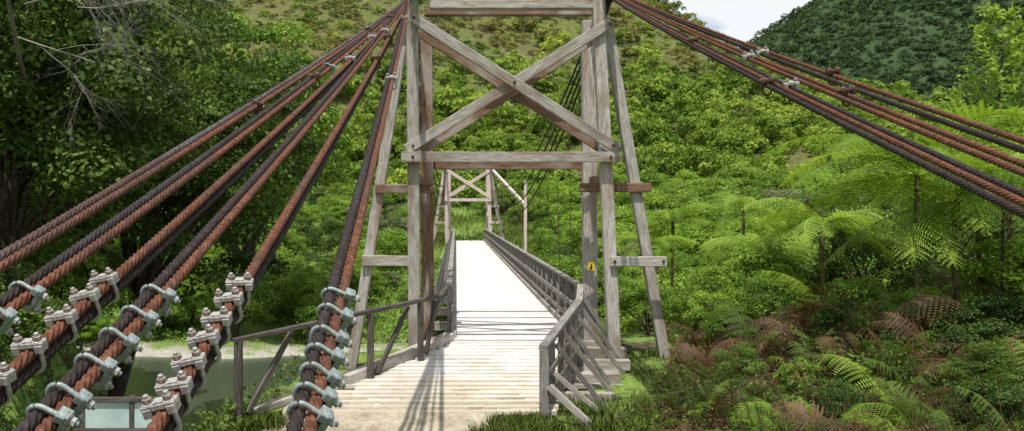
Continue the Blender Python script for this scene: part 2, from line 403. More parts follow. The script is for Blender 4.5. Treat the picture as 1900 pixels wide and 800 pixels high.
def clash(x, y, s): return -2.2 - s < x < 4.4 + s and y > 38
placed = []
for _ in range(14000):
    y = rng.uniform(43, 97); x = rng.uniform(-34, 54)
    if not in_view(x, y, 40): continue
    s = rng.uniform(1.0, 2.3) if y < 66 else rng.uniform(1.5, 3.0)
    if x > 8 and y > 55: s = rng.uniform(1.7, 3.6)
    if x < 4 and y > 62: s = min(s, 1.9)
    if clash(x, y, s) and y < 86:
        if y > 62: continue
        s = min(s, (-1.2 - Hs(x, y)) / 2.0)
        if s < .6: continue
    if 66 < y < 78 and -20 < x < 8: continue
    if 78 <= y < 92 and -1.5 < x < 5: continue
    if y >= 86 and -6 < x < 9: s = rng.uniform(1.2, 2.2)
    if any((x - a) ** 2 + (y - b) ** 2 < (.50 * (s + c_)) ** 2 for a, b, c_ in placed): continue
    placed.append((x, y, s))
    if len(placed) > 275: break
LAB = ['leafy green tree on the river bank', 'upright dense green tree on the bank', 'bright green spreading bush', 'olive grey shrub on the river bank', 'shady green bushy tree', 'bright green upright young tree', 'low wide green bush', 'dark green bushy shrub']
for x, y, s in placed:
    k = int(rng.choice([0, 1, 2, 3, 4, 5, 6], p=[.24, .16, .20, .10, .04, .12, .14]))
    put_tree(k, x, y, s, z=Hs(x, y) - .4 * s, label=LAB[k])
for x, y, s, k, sz in [(6.5, 24, 1.9, 0, 1), (9, 22.5, 1.9, 2, 1), (11.5, 26, 2.6, 1, 1.1), (14, 24, 2.4, 6, 1), (17.5, 28, 2.9, 4, 1.2), (21, 26, 3.0, 4, 1.2), (8, 19.5, 1.2, 6, 1), (12, 19, 1.5, 4, 1), (15.5, 19.5, 1.9, 4, 1),
                       (5.0, 21, 1.1, 2, 1), (24, 34, 3.6, 4, 1.2), (16, 36, 2.6, 0, 1.3), (20, 40, 3.0, 1, 1.2), (27, 44, 4, 0, 1.1), (4.6, 19, .8, 6, 1), (8.2, 28, 2.4, 6, 1.2), (12, 31, 2.7, 2, 1.1), (9.5, 34, 2.6, 0, 1.1)]:
    put_tree(k, x, y, s, z=max(Hs(x, y), -4.9) - .3 * s, sz=sz, label=LAB[k])

def big_tree(x, y, hz, rx, ry, rz, tr, nc, per, leaf, mat, seed, label, lean=(0, 0), low=-.6):
    rg = np.random.default_rng(seed); z = Hs(x, y)
    e = empty('tree', (x, y, z), label=label, category='tree', group='large shady trees beside the river'); PM[e.name] = Matrix.Identity(4)
    V, T, cc = crown(rg, rx, ry, rz, nc, per, leaf, zc=hz, low=low, cr=(.12, .24), fill=.3)
    V = V + np.array([lean[0], lean[1], 0]); cc = cc + np.array([lean[0], lean[1], 0])
    obj('crown', quadmesh('crown', V, T, [mat]), e); obj('trunk', trunkmesh(rg, tr, hz * .62, cc, nl=34), e)
    return e
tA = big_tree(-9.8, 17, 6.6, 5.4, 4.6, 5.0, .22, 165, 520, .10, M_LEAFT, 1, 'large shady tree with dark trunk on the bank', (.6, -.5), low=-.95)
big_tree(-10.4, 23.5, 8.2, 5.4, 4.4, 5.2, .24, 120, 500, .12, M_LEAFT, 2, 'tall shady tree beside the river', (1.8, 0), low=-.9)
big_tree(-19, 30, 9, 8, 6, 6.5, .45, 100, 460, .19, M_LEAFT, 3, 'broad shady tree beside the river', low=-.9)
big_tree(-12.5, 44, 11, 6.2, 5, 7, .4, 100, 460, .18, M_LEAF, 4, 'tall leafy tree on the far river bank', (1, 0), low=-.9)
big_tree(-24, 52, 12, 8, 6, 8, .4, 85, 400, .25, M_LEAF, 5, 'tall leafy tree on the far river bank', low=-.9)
for x, y, s, k in [(-8.6, 14.5, 1.3, 4), (-10.5, 13.5, 1.6, 7), (-7.6, 12.2, .9, 4), (-12.5, 18.5, 2.2, 4), (-9.6, 19.5, 1.5, 0), (-6.7, 10.6, .6, 4), (-8, 10.4, .9, 7), (-13, 22, 2.2, 4), (-6.2, 8.4, .6, 4)]:
    put_tree(k, x, y, s, z=Hs(x, y) - .4 * s, name='shrub', label='leafy shrub under the shady tree', cat='shrub', group='shrubs under the shady tree')

mb = MB(); rb = random.Random(5)
def grow(p, d, l, r, lev):
    pts = [p]; q = p.copy(); dd = d.copy()
    for k in range(4):
        dd = (dd + Vector((rb.uniform(-.18, .18), rb.uniform(-.18, .18), rb.uniform(-.16, .12)))).normalized(); q = q + dd * l / 4; pts.append(q.copy())
    mb.tube(pts, [r, r * .85, r * .7, r * .58, r * .45], 5, cap=False)
    if lev > 0:
        for k in range(rb.choice([3, 4, 4])):
            b = pts[rb.choice([1, 2, 3, 4])]; nd = (dd + Vector((rb.uniform(-.8, .8), rb.uniform(-.5, .5), rb.uniform(-.6, .5)))).normalized()
            grow(b, nd, l * rb.uniform(.5, .8), r * .5, lev - 1)
for a in ((-6.9, 12.2, 6.1, .9, -.1, -.15), (-6.5, 12.0, 5.7, .9, -.2, .1), (-6.6, 12.0, 5.2, .8, -.1, -.35), (-5.6, 11.8, 5.6, .9, -.2, -.1)):
    grow(Vector(a[:3]), Vector(a[3:]).normalized(), 1.5, .013, 4)
mb.tube([(-8.6, 16.4, 4.2), (-7.8, 14.2, 5.4), (-6.9, 12.2, 6.0), (-6.3, 12.0, 5.8)], [.06, .045, .03, .02], 6)
zA = tA.location.copy()
o = obj('bare_branch', mb.mesh('bare_branch', [M_TWIG], True)); o.parent = tA; o.matrix_parent_inverse = Matrix.Translation(zA).inverted(); o['label'] = 'pale leafless twiggy branches'

# ---------------------------------------------------------------- ferns
def frond(L, rg, npn=22, k=9, a0=60, a1=-35, az_=0.):
    Vs = []; bend = rg.normal() * .5
    Up = np.array([0, 0, 1.])
    p = np.zeros(3); ds = L / npn; tw = rg.normal() * .3
    for i in range(npn + 1):
        s = i / npn; aa = az_ + bend * s * s; F = np.array([math.cos(aa), math.sin(aa), 0]); Sd = np.array([-math.sin(aa), math.cos(aa), 0])
        a = math.radians(a0 + (a1 - a0) * s ** .9)
        tg = F * math.cos(a) + Up * math.sin(a); nrm = -F * math.sin(a) + Up * math.cos(a); q = p + tg * ds
        side = Sd * math.cos(tw) + nrm * math.sin(tw)
        w = .009 * L * (1 - s * .8); Vs.append([p - side * w, p + side * w, q + side * w * .9, q - side * w * .9])
        if s > .08:
            env = min(1, (s - .04) * 4) * max(0, 1 - s) ** .6 * .33 * L + .01
            for sg in (-1, 1):
                if rg.random() < .06: continue
                d = side * sg * .90 + tg * .42 - Up * (.08 + rg.uniform(0, .26)); d /= np.linalg.norm(d); e_ = env * rg.uniform(.8, 1.1)
                for j in range(1, k + 1):
                    u = (j - .4) / k; c = p + d * e_ * u - Up * .20 * e_ * u * u
                    hw = .036 * L * (1 - u * .8) * min(1, env / (.15 * L) + .3); hl = e_ / k * .42
                    Vs.append([c - tg * hw, c + d * hl, c + tg * hw, c - d * hl])
        p = q
    return np.array(Vs)
def fernmesh(name, nf, L, mat, seed, k=9, a0=(45, 70), a1=(-50, -20), npn=22, even=True, lr=(.7, 1.12)):
    rg = np.random.default_rng(seed); Vs = []; Ts = []
    for i in range(nf):
        azi = 6.283 * i / nf + rg.normal() * .25 if even else rg.uniform(0, 6.283)
        f = frond(L * rg.uniform(*lr), rg, npn, k, rg.uniform(*a0), rg.uniform(*a1), azi)
        if not even: f = f + np.array([rg.normal() * .18, rg.normal() * .18, rg.uniform(-.05, .12)])
        Vs.append(f); Ts.append(np.clip(rg.uniform(.1, .9) + rg.normal(size=len(f)) * .08, 0, 1))
    return quadmesh(name, np.concatenate(Vs), np.concatenate(Ts), [mat])
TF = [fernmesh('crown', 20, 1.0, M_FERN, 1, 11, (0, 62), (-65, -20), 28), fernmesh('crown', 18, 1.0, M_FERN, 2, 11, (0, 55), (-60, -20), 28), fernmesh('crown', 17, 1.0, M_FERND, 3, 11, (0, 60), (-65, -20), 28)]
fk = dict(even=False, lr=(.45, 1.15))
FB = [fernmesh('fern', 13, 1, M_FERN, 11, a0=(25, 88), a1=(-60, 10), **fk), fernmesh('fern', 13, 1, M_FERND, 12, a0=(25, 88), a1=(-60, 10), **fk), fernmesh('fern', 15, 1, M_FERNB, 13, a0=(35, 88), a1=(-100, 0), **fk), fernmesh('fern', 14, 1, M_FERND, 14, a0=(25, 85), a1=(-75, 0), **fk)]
def tree_fern(x, y, top, L, k=0, tr=.05, lean=0., label='tree fern with arching bright green fronds'):
    z = max(Hs(x, y), -4.9); e = empty('tree_fern', (x, y, z), label=label, category='tree fern', group='tree ferns on the bank'); PM[e.name] = Matrix.Identity(4)
    h = top - z
    mb = MB(); mb.tube([(0, 0, -.3), (.03, 0, h * .3), (-.02 + lean * .5, .03, h * .65), (lean, 0, h)], [tr * 1.4, tr, tr * .9, tr * 1.3], 9)
    obj('trunk', mb.mesh('trunk', [M_FTRUNK], True), e)
    c = obj('crown', TF[k], e); c.location = (lean, 0, h); c.scale = (L, L, L); c.rotation_euler = (R.uniform(-.15, .15), R.uniform(-.15, .15), R.uniform(0, 6.28))
tree_fern(6.95, 12, 3.1, 2.5, 0, .03, label='tree fern with slim straight trunk and broad crown')
for a in [(8.1, 12.9, 2.75, 2.3, 0), (9.6, 14.6, 3.1, 2.2, 1), (10.8, 15.5, 3.4, 2.2, 1), (7.6, 16.5, 2.3, 1.9, 1), (7.2, 18.8, 1.6, 1.5, 0),
          (7.9, 29, 2.2, 2.0, 0), (6.3, 26, 1.4, 1.7, 0), (11.2, 31, 2.6, 2.1, 0), (9.3, 25.5, 1.3, 1.9, 1)]:
    tree_fern(*a)
fp = []
FL = ([6, 9, 11.5, 14, 16, 19], [1.8, 2.1, 2.5, 3.9, 4.7, 4.9])
for _ in range(12000):
    y = rng.uniform(6.2, 19); x = rng.uniform(1.75, 13.5)
    if 846 + x / y * 1478 > 1980: continue
    if x < np.interp(y, *FL): continue
    if any((x - a) ** 2 + (y - b) ** 2 < .33 ** 2 for a, b in fp): continue
    fp.append((x, y))
    if len(fp) >= 270: break
def put_fern(x, y, s, k, zs):
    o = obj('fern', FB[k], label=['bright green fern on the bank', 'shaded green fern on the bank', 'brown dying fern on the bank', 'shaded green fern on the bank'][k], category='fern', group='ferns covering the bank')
    o.location = (x, y, Hs(x, y) + rng.uniform(-.02, .02)); o.scale = (s, s, s * zs); o.rotation_euler = (rng.normal() * .2, rng.normal() * .2, rng.uniform(0, 6.28))
for x, y in fp:
    br = fbm(np.array([x * .9]), np.array([y * .9]), 31, 2)[0]
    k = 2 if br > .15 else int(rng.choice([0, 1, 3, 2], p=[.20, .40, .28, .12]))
    s = rng.uniform(.55, .95) * np.interp(x - (y - 10) * .25, [1.8, 3, 6], [.45, .85, 1.35]) * (1 if y > 8 else .7)
    if x / y < .31: s *= .65
    put_fern(x, y, s, k, rng.uniform(1.0, 1.6))
for x, y, s, k in [(5.4, 12.0, 1.25, 2), (5.9, 12.5, 1.5, 2), (6.4, 12.9, 1.6, 2), (5.7, 13.1, 1.5, 2), (6.1, 11.6, 1.2, 1), (6.7, 12.4, 1.4, 3), (5.1, 12.7, 1.15, 1), (7.3, 12.6, 1.5, 2), (6.6, 13.7, 1.8, 0), (5.6, 14.0, 1.5, 3), (8.0, 12.0, 1.5, 2)]:
    put_fern(x, y, s, k, 1.5)
for x, y, s, k in [(9.6, 14, 1.0, 5), (8.0, 13.2, .7, 2), (5.6, 17.4, .9, 0), (11, 12.5, 1.1, 4), (9, 17.5, 1.2, 4), (7.0, 18.2, 1.1, 0), (13.0, 15, 1.6, 4), (5.5, 16.2, .7, 2),
                   (6.0, 12.6, .62, 4), (7.6, 11.3, .7, 7), (4.4, 12.2, .42, 4), (5.4, 10.4, .45, 7), (8.3, 9.9, .75, 4), (3.5, 10.8, .25, 6), (6.9, 13.8, .8, 0),
                   (4.6, 9.3, .42, 7), (6.3, 9.4, .5, 4), (7.0, 10.5, .6, 7), (3.9, 8.3, .3, 4), (5.5, 8.2, .42, 7), (4.9, 11.2, .4, 0), (3.0, 9.3, .2, 7), (5.2, 15.2, .5, 0), (5.9, 15.0, .7, 1)]:
    put_tree(k, x, y, s, z=Hs(x, y) - .3 * s, name='shrub', label=LAB[k].replace('tree', 'shrub'), cat='shrub', group='shrubs among the ferns')
rg = np.random.default_rng(88); e = empty('tree', (9.3, 13.6, Hs(9.3, 13.6)), label='slender bright green sapling above the ferns', category='tree'); PM[e.name] = Matrix.Identity(4)
mb = MB(); Vs = []; zt = 5.9 - Hs(9.3, 13.6)
mb.tube([(0, 0, -.2), (.05, 0, zt * .4), (-.04, 0, zt * .75), (.08, 0, zt)], [.035, .028, .018, .006], 7)
for k in range(70):
    z = zt * rg.uniform(.45, 1.0); a = rg.uniform(0, 6.28); l = (1.02 - z / zt) * 1.3 + .2
    b = Vector((math.cos(a) * l, math.sin(a) * l, z + l * .9)); mb.tube([(0, 0, z), tuple(Vector((0, 0, z)).lerp(b, .5) + Vector((0, 0, -.04))), tuple(b)], [.009, .006, .003], 4)
    c = np.array([tuple(Vector((0, 0, z)).lerp(b, u)) for u in rg.uniform(.25, 1.05, 50)]) + rg.normal(size=(50, 3)) * .055
    Vs.append(leaves(c, unit(rg.normal(size=c.shape) + np.array([[0, -.3, .6]])), rg.uniform(.08, .14, 50), rg.uniform(.03, .055, 50), rg))
V = np.concatenate(Vs); obj('crown', quadmesh('crown', V, rg.uniform(.4, 1, len(V)), [M_LEAFB]), e); obj('trunk', mb.mesh('trunk', [M_BARK], True), e)

N = 190000; x = rng.uniform(1.7, 15, N); y = rng.uniform(5.5, 21, N)
ok = (x > np.interp(y, *FL) - .15) & (846 + x / y * 1478 < 1980); x = x[ok]; y = y[ok]
h = rng.random(len(x)) ** 1.2 * (.46 + .38 * fbm(x * 1.5, y * 1.5, 9, 3)).clip(.08, 1.1) * np.interp(x / y, [.20, .40], [.3, 1])
c = np.stack([x, y, H(x, y) + h], -1)
nn = unit(rng.normal(size=c.shape) * .7 + np.array([[0, -.1, .7]])); sz = rng.uniform(.025, .07, len(x))
sel = fbm(x * .8, y * .8, 19, 3) + rng.normal(size=len(x)) * .5
obj('undergrowth', quadmesh('undergrowth', leaves(c, nn, sz * 1.7, sz * .55, rng), rng.uniform(0, .9, len(x)), [M_LEAFT, M_FERNB, M_LEAF], np.where(sel > .12, 1, np.where(sel < -.5, 2, 0))), kind='stuff', label='tangled low undergrowth and dead leaves')
N = 12000; x = rng.uniform(2.0, 13, N); y = rng.uniform(6, 18, N); ok = (x > np.interp(y, *FL)); x = x[ok]; y = y[ok]
b = np.stack([x, y, H(x, y)], -1); d = unit(rng.normal(size=b.shape) * np.array([[.6, .6, .1]]) + np.array([[0, 0, .8]])); s_ = unit(np.cross(d, rng.normal(size=b.shape))) * .004
L2 = rng.uniform(.3, 1.0, len(x))[:, None] * np.interp(x / y, [.2, .4], [.4, 1])[:, None]
obj('dry_stems', quadmesh('dry_stems', np.stack([b - s_, b + s_, b + d * L2 + s_ * .5, b + d * L2 - s_ * .5], 1), rng.uniform(0, 1, len(x)), [M_FERNB]), kind='stuff', label='thin dry brown stems among the undergrowth')
N = 60000; x = rng.uniform(-16, -3.0, N); y = rng.uniform(8, 24, N); z = H(x, y); ok = z > -5; x = x[ok]; y = y[ok]
h = rng.random(len(x)) ** 1.5 * .35; c = np.stack([x, y, H(x, y) + h], -1)
nn = unit(rng.normal(size=c.shape) * .6 + np.array([[0, -.1, .8]])); sz = rng.uniform(.04, .10, len(x))
obj('undergrowth', quadmesh('undergrowth', leaves(c, nn, sz * 1.4, sz * .6, rng), rng.uniform(0, .9, len(x)), [M_LEAFT]), kind='stuff', label='leafy undergrowth on the steep bank')
N = 120000; x = rng.uniform(-30, 40, N); y = rng.uniform(43.5, 70, N); dn = fbm(x * .25, y * .25, 61, 3); ok = (dn > -.35 + rng.normal(size=N) * .15) & ((y < 64) | (x < -3) | (x > 6)); x = x[ok]; y = y[ok]; dn = dn[ok]
h = rng.random(len(x)) * (.5 + .7 * dn).clip(.15, 1.3) * np.where((x > -2) & (x < 5), .5, 1); c = np.stack([x, y, H(x, y) + h], -1)
nn = unit(rng.normal(size=c.shape) * .6 + np.array([[0, -.2, .7]])); sz = rng.uniform(.10, .24, len(x))
obj('undergrowth', quadmesh('undergrowth', leaves(c, nn, sz * 1.3, sz * .7, rng), np.clip(.5 + dn * .4 + rng.normal(size=len(x)) * .25, 0, 1), [M_LEAF, M_LEAFT], (rng.random(len(x)) < .35).astype(int)), kind='stuff', label='low green scrub on the far river bank')
def grass(regions, n, hh, label, far=False):
    xs_ = []; ys_ = []
    for (x0, x1, y0, y1, w) in regions:
        m = int(n * w); xs_.append(rng.uniform(x0, x1, m)); ys_.append(rng.uniform(y0, y1, m))
    x = np.concatenate(xs_); y = np.concatenate(ys_)
    keep = fbm(x * (3 if not far else .5), y * (3 if not far else .5), 5, 2) + rng.normal(size=len(x)) * .4 > -.25; x = x[keep]; y = y[keep]
    b = np.stack([x, y, H(x, y)], -1)
    h = rng.uniform(.4, 1.2, len(x)) * hh
    d = unit(rng.normal(size=b.shape) * np.array([[.4, .4, 0]]) + np.array([[0, 0, 1]])); s_ = unit(np.cross(d, rng.normal(size=b.shape)))
    w = rng.uniform(.004, .008, len(x))[:, None] * (6 if far else 1); h = h[:, None]
    V = np.stack([b - s_ * w, b + s_ * w, b + d * h * .6 + s_ * w * .8, b + d * h + s_ * .12 * h], 1)
    obj('grass', quadmesh('grass', V, rng.uniform(.1, 1, len(x)), [M_GRASS]), kind='stuff', label=label)
grass([(.5, 1.25, 10.2, 11.75, .6), (1.2, 2.3, 10.2, 12.2, .5), (-4.2, -2.9, 8.6, 12.5, .5), (1.6, 3.0, 8, 13, .25), (-3.3, -2.5, 10.5, 11.9, .2), (.2, .6, 10.3, 11.3, .05), (3.2, 5.0, 13.5, 17, .2)], 15000, .20, 'tufts of green grass beside the path')
grass([(-20, 14, 66, 100, 1)], 60000, .6, 'rough grass on the far bank', True)

# ---------------------------------------------------------------- BRIDGE
B = empty('suspension_bridge', (1.2, 15.4, -.5), label='weathered timber suspension bridge with rusty wire ropes', category='bridge')
sc = 15.4 / 1478
def FZ(py): return CAMZ - (py - 393) * sc
mb = MB(); y = 16.0
while y < 71.5:
    w = R.uniform(.18, .22); dz = R.uniform(-.003, .003)
    mb.beam((-.06 + R.uniform(-.03, .03), y + w / 2, -.03 + dz), (2.46 + R.uniform(-.03, .03), y + w / 2 + R.uniform(-.002, .002), -.03 + dz + R.uniform(-.003, .003)), w - R.uniform(.002, .006), .06); y += w
y = 15.9
while y > 12.15:
    w = R.uniform(.16, .24)
    xl = np.interp(y, [11.9, 13.3, 15.8], [-3.05, -1.95, -.12]); xr = np.interp(y, [11.9, 16], [1.45, 2.46])
    if y < 13.2: xl += R.uniform(0, .5)
    mb.beam((xl + R.uniform(-.04, .04), y - w / 2 + R.uniform(-.006, .006), az(y) - .03 + R.uniform(-.003, .003)), (xr, y - w / 2 + R.uniform(-.006, .006), az(y) - .03), w - R.uniform(.001, .009), .06); y -= w
obj('deck', mb.mesh('deck', [M_DECK]), B, label='sun-bleached timber plank deck')
def bearer(*a, **k): bevel(obj('bearer', MB().beam(*a, **k).mesh('bearer', [M_WOOD]), B))
for x in (.05, .85, 1.65, 2.35): bearer((x, 16.2, -.16), (x, 71.5, -.16), .1, .2)
y = 17.5
while y < 71: bearer((-.85, y, -.37), (3.25, y, -.37), .16, .22); y += 3.0
for x in (-.05, 2.45): bearer((x, 16.2, .065), (x, 71.3, .065), .11, .12)
for x0, x1, y_ in ((-.2, 3.35, 15.7), (-1.0, 3.25, 14.9), (-1.4, 2.9, 14.1), (-2.2, 2.6, 13.1)): bearer((x0, y_, az(y_) - .17), (x1, y_, az(y_) - .17), .18, .2)
for A_ in (((-.12, 15.95, .05), (-1.85, 13.25, az(13.25) + .07), .22, .20), ((-1.9, 13.2, az(13.2) + .03), (-3.1, 11.9, az(11.9) + .04), .16, .12)):
    bevel(obj('kerb_beam', MB().beam(*A_, jit=.04).mesh('kerb_beam', [M_WOOD]), B), .012)

def tower(Y0, sgn, mats, far=False):
    mw, mback = mats
    yf = Y0; yb = Y0 + 2.2 * sgn; yr = Y0 + 1.0 * sgn; g = 1.35 if far else 1.0
    def fy(d): return yf - d * sgn
    T = obj('tower', MB().beam((-1.04, fy(.22), FZ(293)), (3.15, fy(.22), FZ(293)), .14, .195 * g, jit=.03).mesh('tower', [mw]), B, label='braced timber bridge tower'); bevel(T)
    def part(name, items, mat):
        mb = MB()
        for a_, b_, w_, h_, *kw in items: mb.beam(a_, b_, w_ * g, h_ * (g if kw else 1), **dict(jit=.035, **(kw[0] if kw else {})))
        o = obj(name, mb.mesh(name, [mat]), T); bevel(o, .012); return o
    U = dict(up=(0, 1, 0))
    zt = 6.78; zb = -.75 if not far else -.5
    part('cross_beam', [((-.50, fy(-.02), 6.58), (2.88, fy(-.02), 6.58), .20, .19)], mw)
    part('cross_beam', [((-.85, yb + .2 * sgn, FZ(293)), (3.1, yb + .2 * sgn, FZ(293)), .12, .19)], mback)
    part('cross_beam', [((-.70, yb, 7.0), (3.0, yb, 7.0), .2, .2)], mback)
    part('post', [((-.80, fy(0), zb), (-.84, fy(0), zt), .23, .22, U)], mw)
    part('post', [((3.09, fy(0), zb), (2.74, fy(0), zt), .23, .22, U)], mw)
    part('post', [((-.61, yb, zb), (-.66, yb, zt), .27, .25, U)], mback)
    part('post', [((2.965, yb, zb), (2.93, yb, zt), .31, .25, U)], mw)
    part('raking_leg', [((-2.10, fy(-.35), zb), (-1.00, fy(-.35), 6.3), .20, .2, U)], mw)
    part('raking_leg', [((4.17, fy(-.35), zb + .15), (2.98, fy(-.35), 6.3), .20, .2, U)], mw)
    part('diagonal_brace', [((-.84, fy(.26), 6.27), (3.10, fy(.26), 3.75), .20, .08, U)], mw)
    part('diagonal_brace', [((2.98, fy(.155), 6.20), (-.95, fy(.155), 3.76), .20, .08, U)], mw)
    part('diagonal_brace', [((-.72, yr - .16 * sgn, 6.2), (3.05, yr - .16 * sgn, 3.80), .18, .07, U)], mback)
    part('diagonal_brace', [((3.0, yr - .265 * sgn, 6.2), (-.70, yr - .265 * sgn, 3.80), .18, .07, U)], mback)
    part('tie_beam', [((-1.58, fy(-.20), 3.02), (-.45, fy(-.20), 3.02), .09, .18)], mback)
    part('tie_beam', [((2.42, fy(-.20), 3.04), (3.82, fy(-.20), 3.04), .09, .18)], mback)
    part('tie_beam', [((-1.84, fy(-.20), 1.62), (-.70, fy(-.20), 1.60), .09, .21)], mw)
    part('tie_beam', [((2.96, fy(.16), 1.62), (4.03, fy(.16), 1.62), .09, .19)], mw)
    for x in (-.76, 2.96): part('tie_beam', [((x, fy(.05), 3.25), (x, yb + .1 * sgn, 3.25), .08, .16)], mback)
    for (x, z, d) in [(-.80, 6.25, .31), (2.95, 6.15, .21), (-.82, FZ(293), .30), (2.94, FZ(293), .30), (1.11, 5.03, .31), (2.98, 3.83, .31), (-.82, 3.83, .21), (3.03, 1.62, .21), (3.96, 1.62, .21)]:
        if far: break
        obj('bolt', MB().tube([(x, fy(d - .01), z), (x, fy(d + .012), z), (x, fy(d + .013), z), (x, fy(d + .03), z)], [.028, .028, .014, .014], 8).mesh('bolt', [M_ROD]), T)
    for x in (-.84, 2.92):
        obj('saddle', MB().beam((x - .35, fy(-.1), 6.84), (x + .35, fy(-.1), 6.84), .5, .1).mesh('saddle', [M_ROD]), T)
    return T
tower(15.4, 1, (M_WOOD, M_BROWN))
tower(70.0, 1, (M_PINK, M_PINK), True)
for x, y_ in ((-.8, 15.4), (3.09, 15.4), (-.61, 17.6), (2.97, 17.6), (-2.1, 15.75), (4.2, 15.75)):
    obj('footing', MB().beam((x, y_, -1.6), (x, y_, -.62), .55, .55).mesh('footing', [M_CONC]), B)

def rail_span(x, out, name_lab):
    mb = MB()
    mb.beam((x, 16.1, 1.08), (x, 71.3, 1.08), .13, .06, mi=0); mb.beam((x - out * .06, 16.1, .62), (x - out * .06, 71.3, .62), .04, .11); mb.beam((x - out * .06, 16.1, .28), (x - out * .06, 71.3, .28), .04, .10)
    hr = obj('handrail', mb.mesh('handrail', [M_RAIL]), B, label=name_lab); bevel(hr, .005)
    mb = MB(); mb.beam((x, 0, -.25), (x, 0, 1.05), .09, .10, up=(0, 1, 0)); mb.beam((x + out * .05, .03, .95), (x + out * .62, .03, -.28), .07, .07, up=(0, 1, 0))
    me = mb.mesh('post', [M_RAIL]); y = 16.6
    while y < 71.2:
        o = obj('post', me, hr); o.location = (0, y + R.uniform(-.05, .05), R.uniform(-.015, .015)); o.rotation_euler = (R.uniform(-.02, .02), 0, 0); y += 1.25
rail_span(2.52, 1, 'grey timber handrail along the deck edge'); rail_span(-.14, -1, 'grey timber handrail along the deck edge')
def lerp(a, b, t): return tuple(a[i] + (b[i] - a[i]) * t for i in range(3))
a = (2.52, 16.1, 1.08); b = (2.26, 14.6, .93); c_ = (1.29, 11.75, .56)
mb = MB()
mb.beam(a, b, .13, .07); mb.beam(b, c_, .14, .08)
for dz in (-.42, -.75): mb.beam((a[0] + .05, a[1], a[2] + dz), (b[0] + .05, b[1], b[2] + dz), .04, .10); mb.beam((b[0] + .05, b[1], b[2] + dz), (c_[0] + .05, c_[1], c_[2] + dz), .04, .10)
hr = obj('handrail', mb.mesh('handrail', [M_RAIL]), B, label='angled timber handrail beside the approach'); bevel(hr)
for k, q in enumerate([lerp(b, c_, u) for u in (.985, .78, .58, .38, .18)] + [lerp(a, b, .85), lerp(a, b, .35)]):
    mb = MB(); w = .13 if k == 0 else .10
    mb.beam((q[0], q[1], q[2] - 1.25), (q[0] + R.uniform(-.02, .02), q[1] + R.uniform(-.02, .02), q[2] - .03), w, w, up=(0, 1, 0))
    if k > 0: mb.beam((q[0] + .06, q[1] + .07, q[2] - .1 - R.uniform(0, .12)), (q[0] + .85 + R.uniform(-.1, .1), q[1] + .25, q[2] - 1.2), .08, .06, up=(0, 1, 0))
    bevel(obj('post', mb.mesh('post', [M_RAIL]), hr))
for A_ in (((1.37, 11.72, .0), (2.0, 11.5, -.56), .07, .10), ((1.5, 12.2, .1), (2.2, 12.2, -.5), .07, .08), ((2.0, 14.6, -.42), (3.1, 14.9, -.42), .2, .08), ((1.8, 13.8, -.45), (2.9, 14.1, -.50), .2, .08)):
    bevel(obj('strut', MB().beam(*A_).mesh('strut', [M_WOOD]), hr))
a = (-.16, 16.1, 1.08); b = (-.30, 15.0, .98); d_ = (-3.2, 11.5, .71)
mb = MB(); mb.beam(a, b, .11, .06); mb.beam(b, d_, .11, .065)
hr = obj('handrail', mb.mesh('handrail', [M_DARKW]), B, label='dark weathered timber handrail flaring from the bridge'); bevel(hr)
for k, u in enumerate((.985, .69, .40, .12)):
    q = lerp(b, d_, u); mb = MB(); mb.beam((q[0], q[1], q[2] - 1.35), (q[0], q[1], q[2] - .03), .11, .11, up=(0, 1, 0))
    q2 = lerp(b, d_, u - .22 if u > .2 else .02)
    if k < 3: mb.beam((q2[0] - .05, q2[1] + .12, q2[2] - .08), (q[0] - .05 + .15, q[1] + .12, q[2] - 1.1), .06, .09)
    else: mb.beam((b[0] - .1, b[1] + .1, b[2] - .1), (q[0] + .1, q[1] + .1, q[2] - 1.0), .06, .09)
    bevel(obj('post', mb.mesh('post', [M_DARKW]), hr))

# ---- ropes
def rope_path(top, pt, sag=.10, yend=1.15):
    top = Vector(top); pt = Vector(pt)
    k = (top.y - yend) / (top.y - pt.y); end = top + (pt - top) * k
    tp = (top.y - pt.y) / (top.y - end.y)
    def f(t_):
        p = top.lerp(end, t_); p.z -= 4 * sag * t_ * (1 - t_) - 4 * sag * tp * (1 - tp) * (t_ / tp); return p
    return f, top, end
RR = .0202
def rope_mesh(f, L, mat, pitch=.22, r=RR, off=Vector((0, 0, 0)), phase=0.):
    ts = []; s = 0
    while s < L:
        ts.append(s / L); s += .012 if s > L - 5 else (.020 if s > L - 8.5 else .034)
    ts.append(1.0); n = 24
    P = np.array([tuple(f(t_) + off) for t_ in ts]); D = unit(np.gradient(P, axis=0))
    up = np.array([0, 0, 1.]); X = unit(np.cross(D, up)); Y = np.cross(X, D)
    th = np.arange(n) * 2 * np.pi / n; rr = r * (.74 + .29 * np.abs(np.cos(3 * th)) ** .8)
    sl = np.array(ts) * L; tw = 2 * np.pi * sl / pitch + phase
    A = th[None, :] + tw[:, None]
    V = P[:, None, :] + (np.cos(A) * rr)[..., None] * X[:, None, :] + (np.sin(A) * rr)[..., None] * Y[:, None, :]
    m = len(ts); idx = np.arange(m * n).reshape(m, n); nx = np.roll(idx, -1, 1)
    F = np.stack([idx[:-1], nx[:-1], nx[1:], idx[1:]], -1).reshape(-1, 4)
    me = bpy.data.meshes.new('cable'); me.vertices.add(m * n); me.vertices.foreach_set('co', V.reshape(-1).astype(np.float32))
    me.loops.add(len(F) * 4); me.polygons.add(len(F)); me.loops.foreach_set('vertex_index', F.reshape(-1).astype(np.int32))
    me.polygons.foreach_set('loop_start', (np.arange(len(F)) * 4).astype(np.int32)); me.update(calc_edges=True)
    me.polygons.foreach_set('use_smooth', [True] * len(F)); me.materials.append(mat); return me
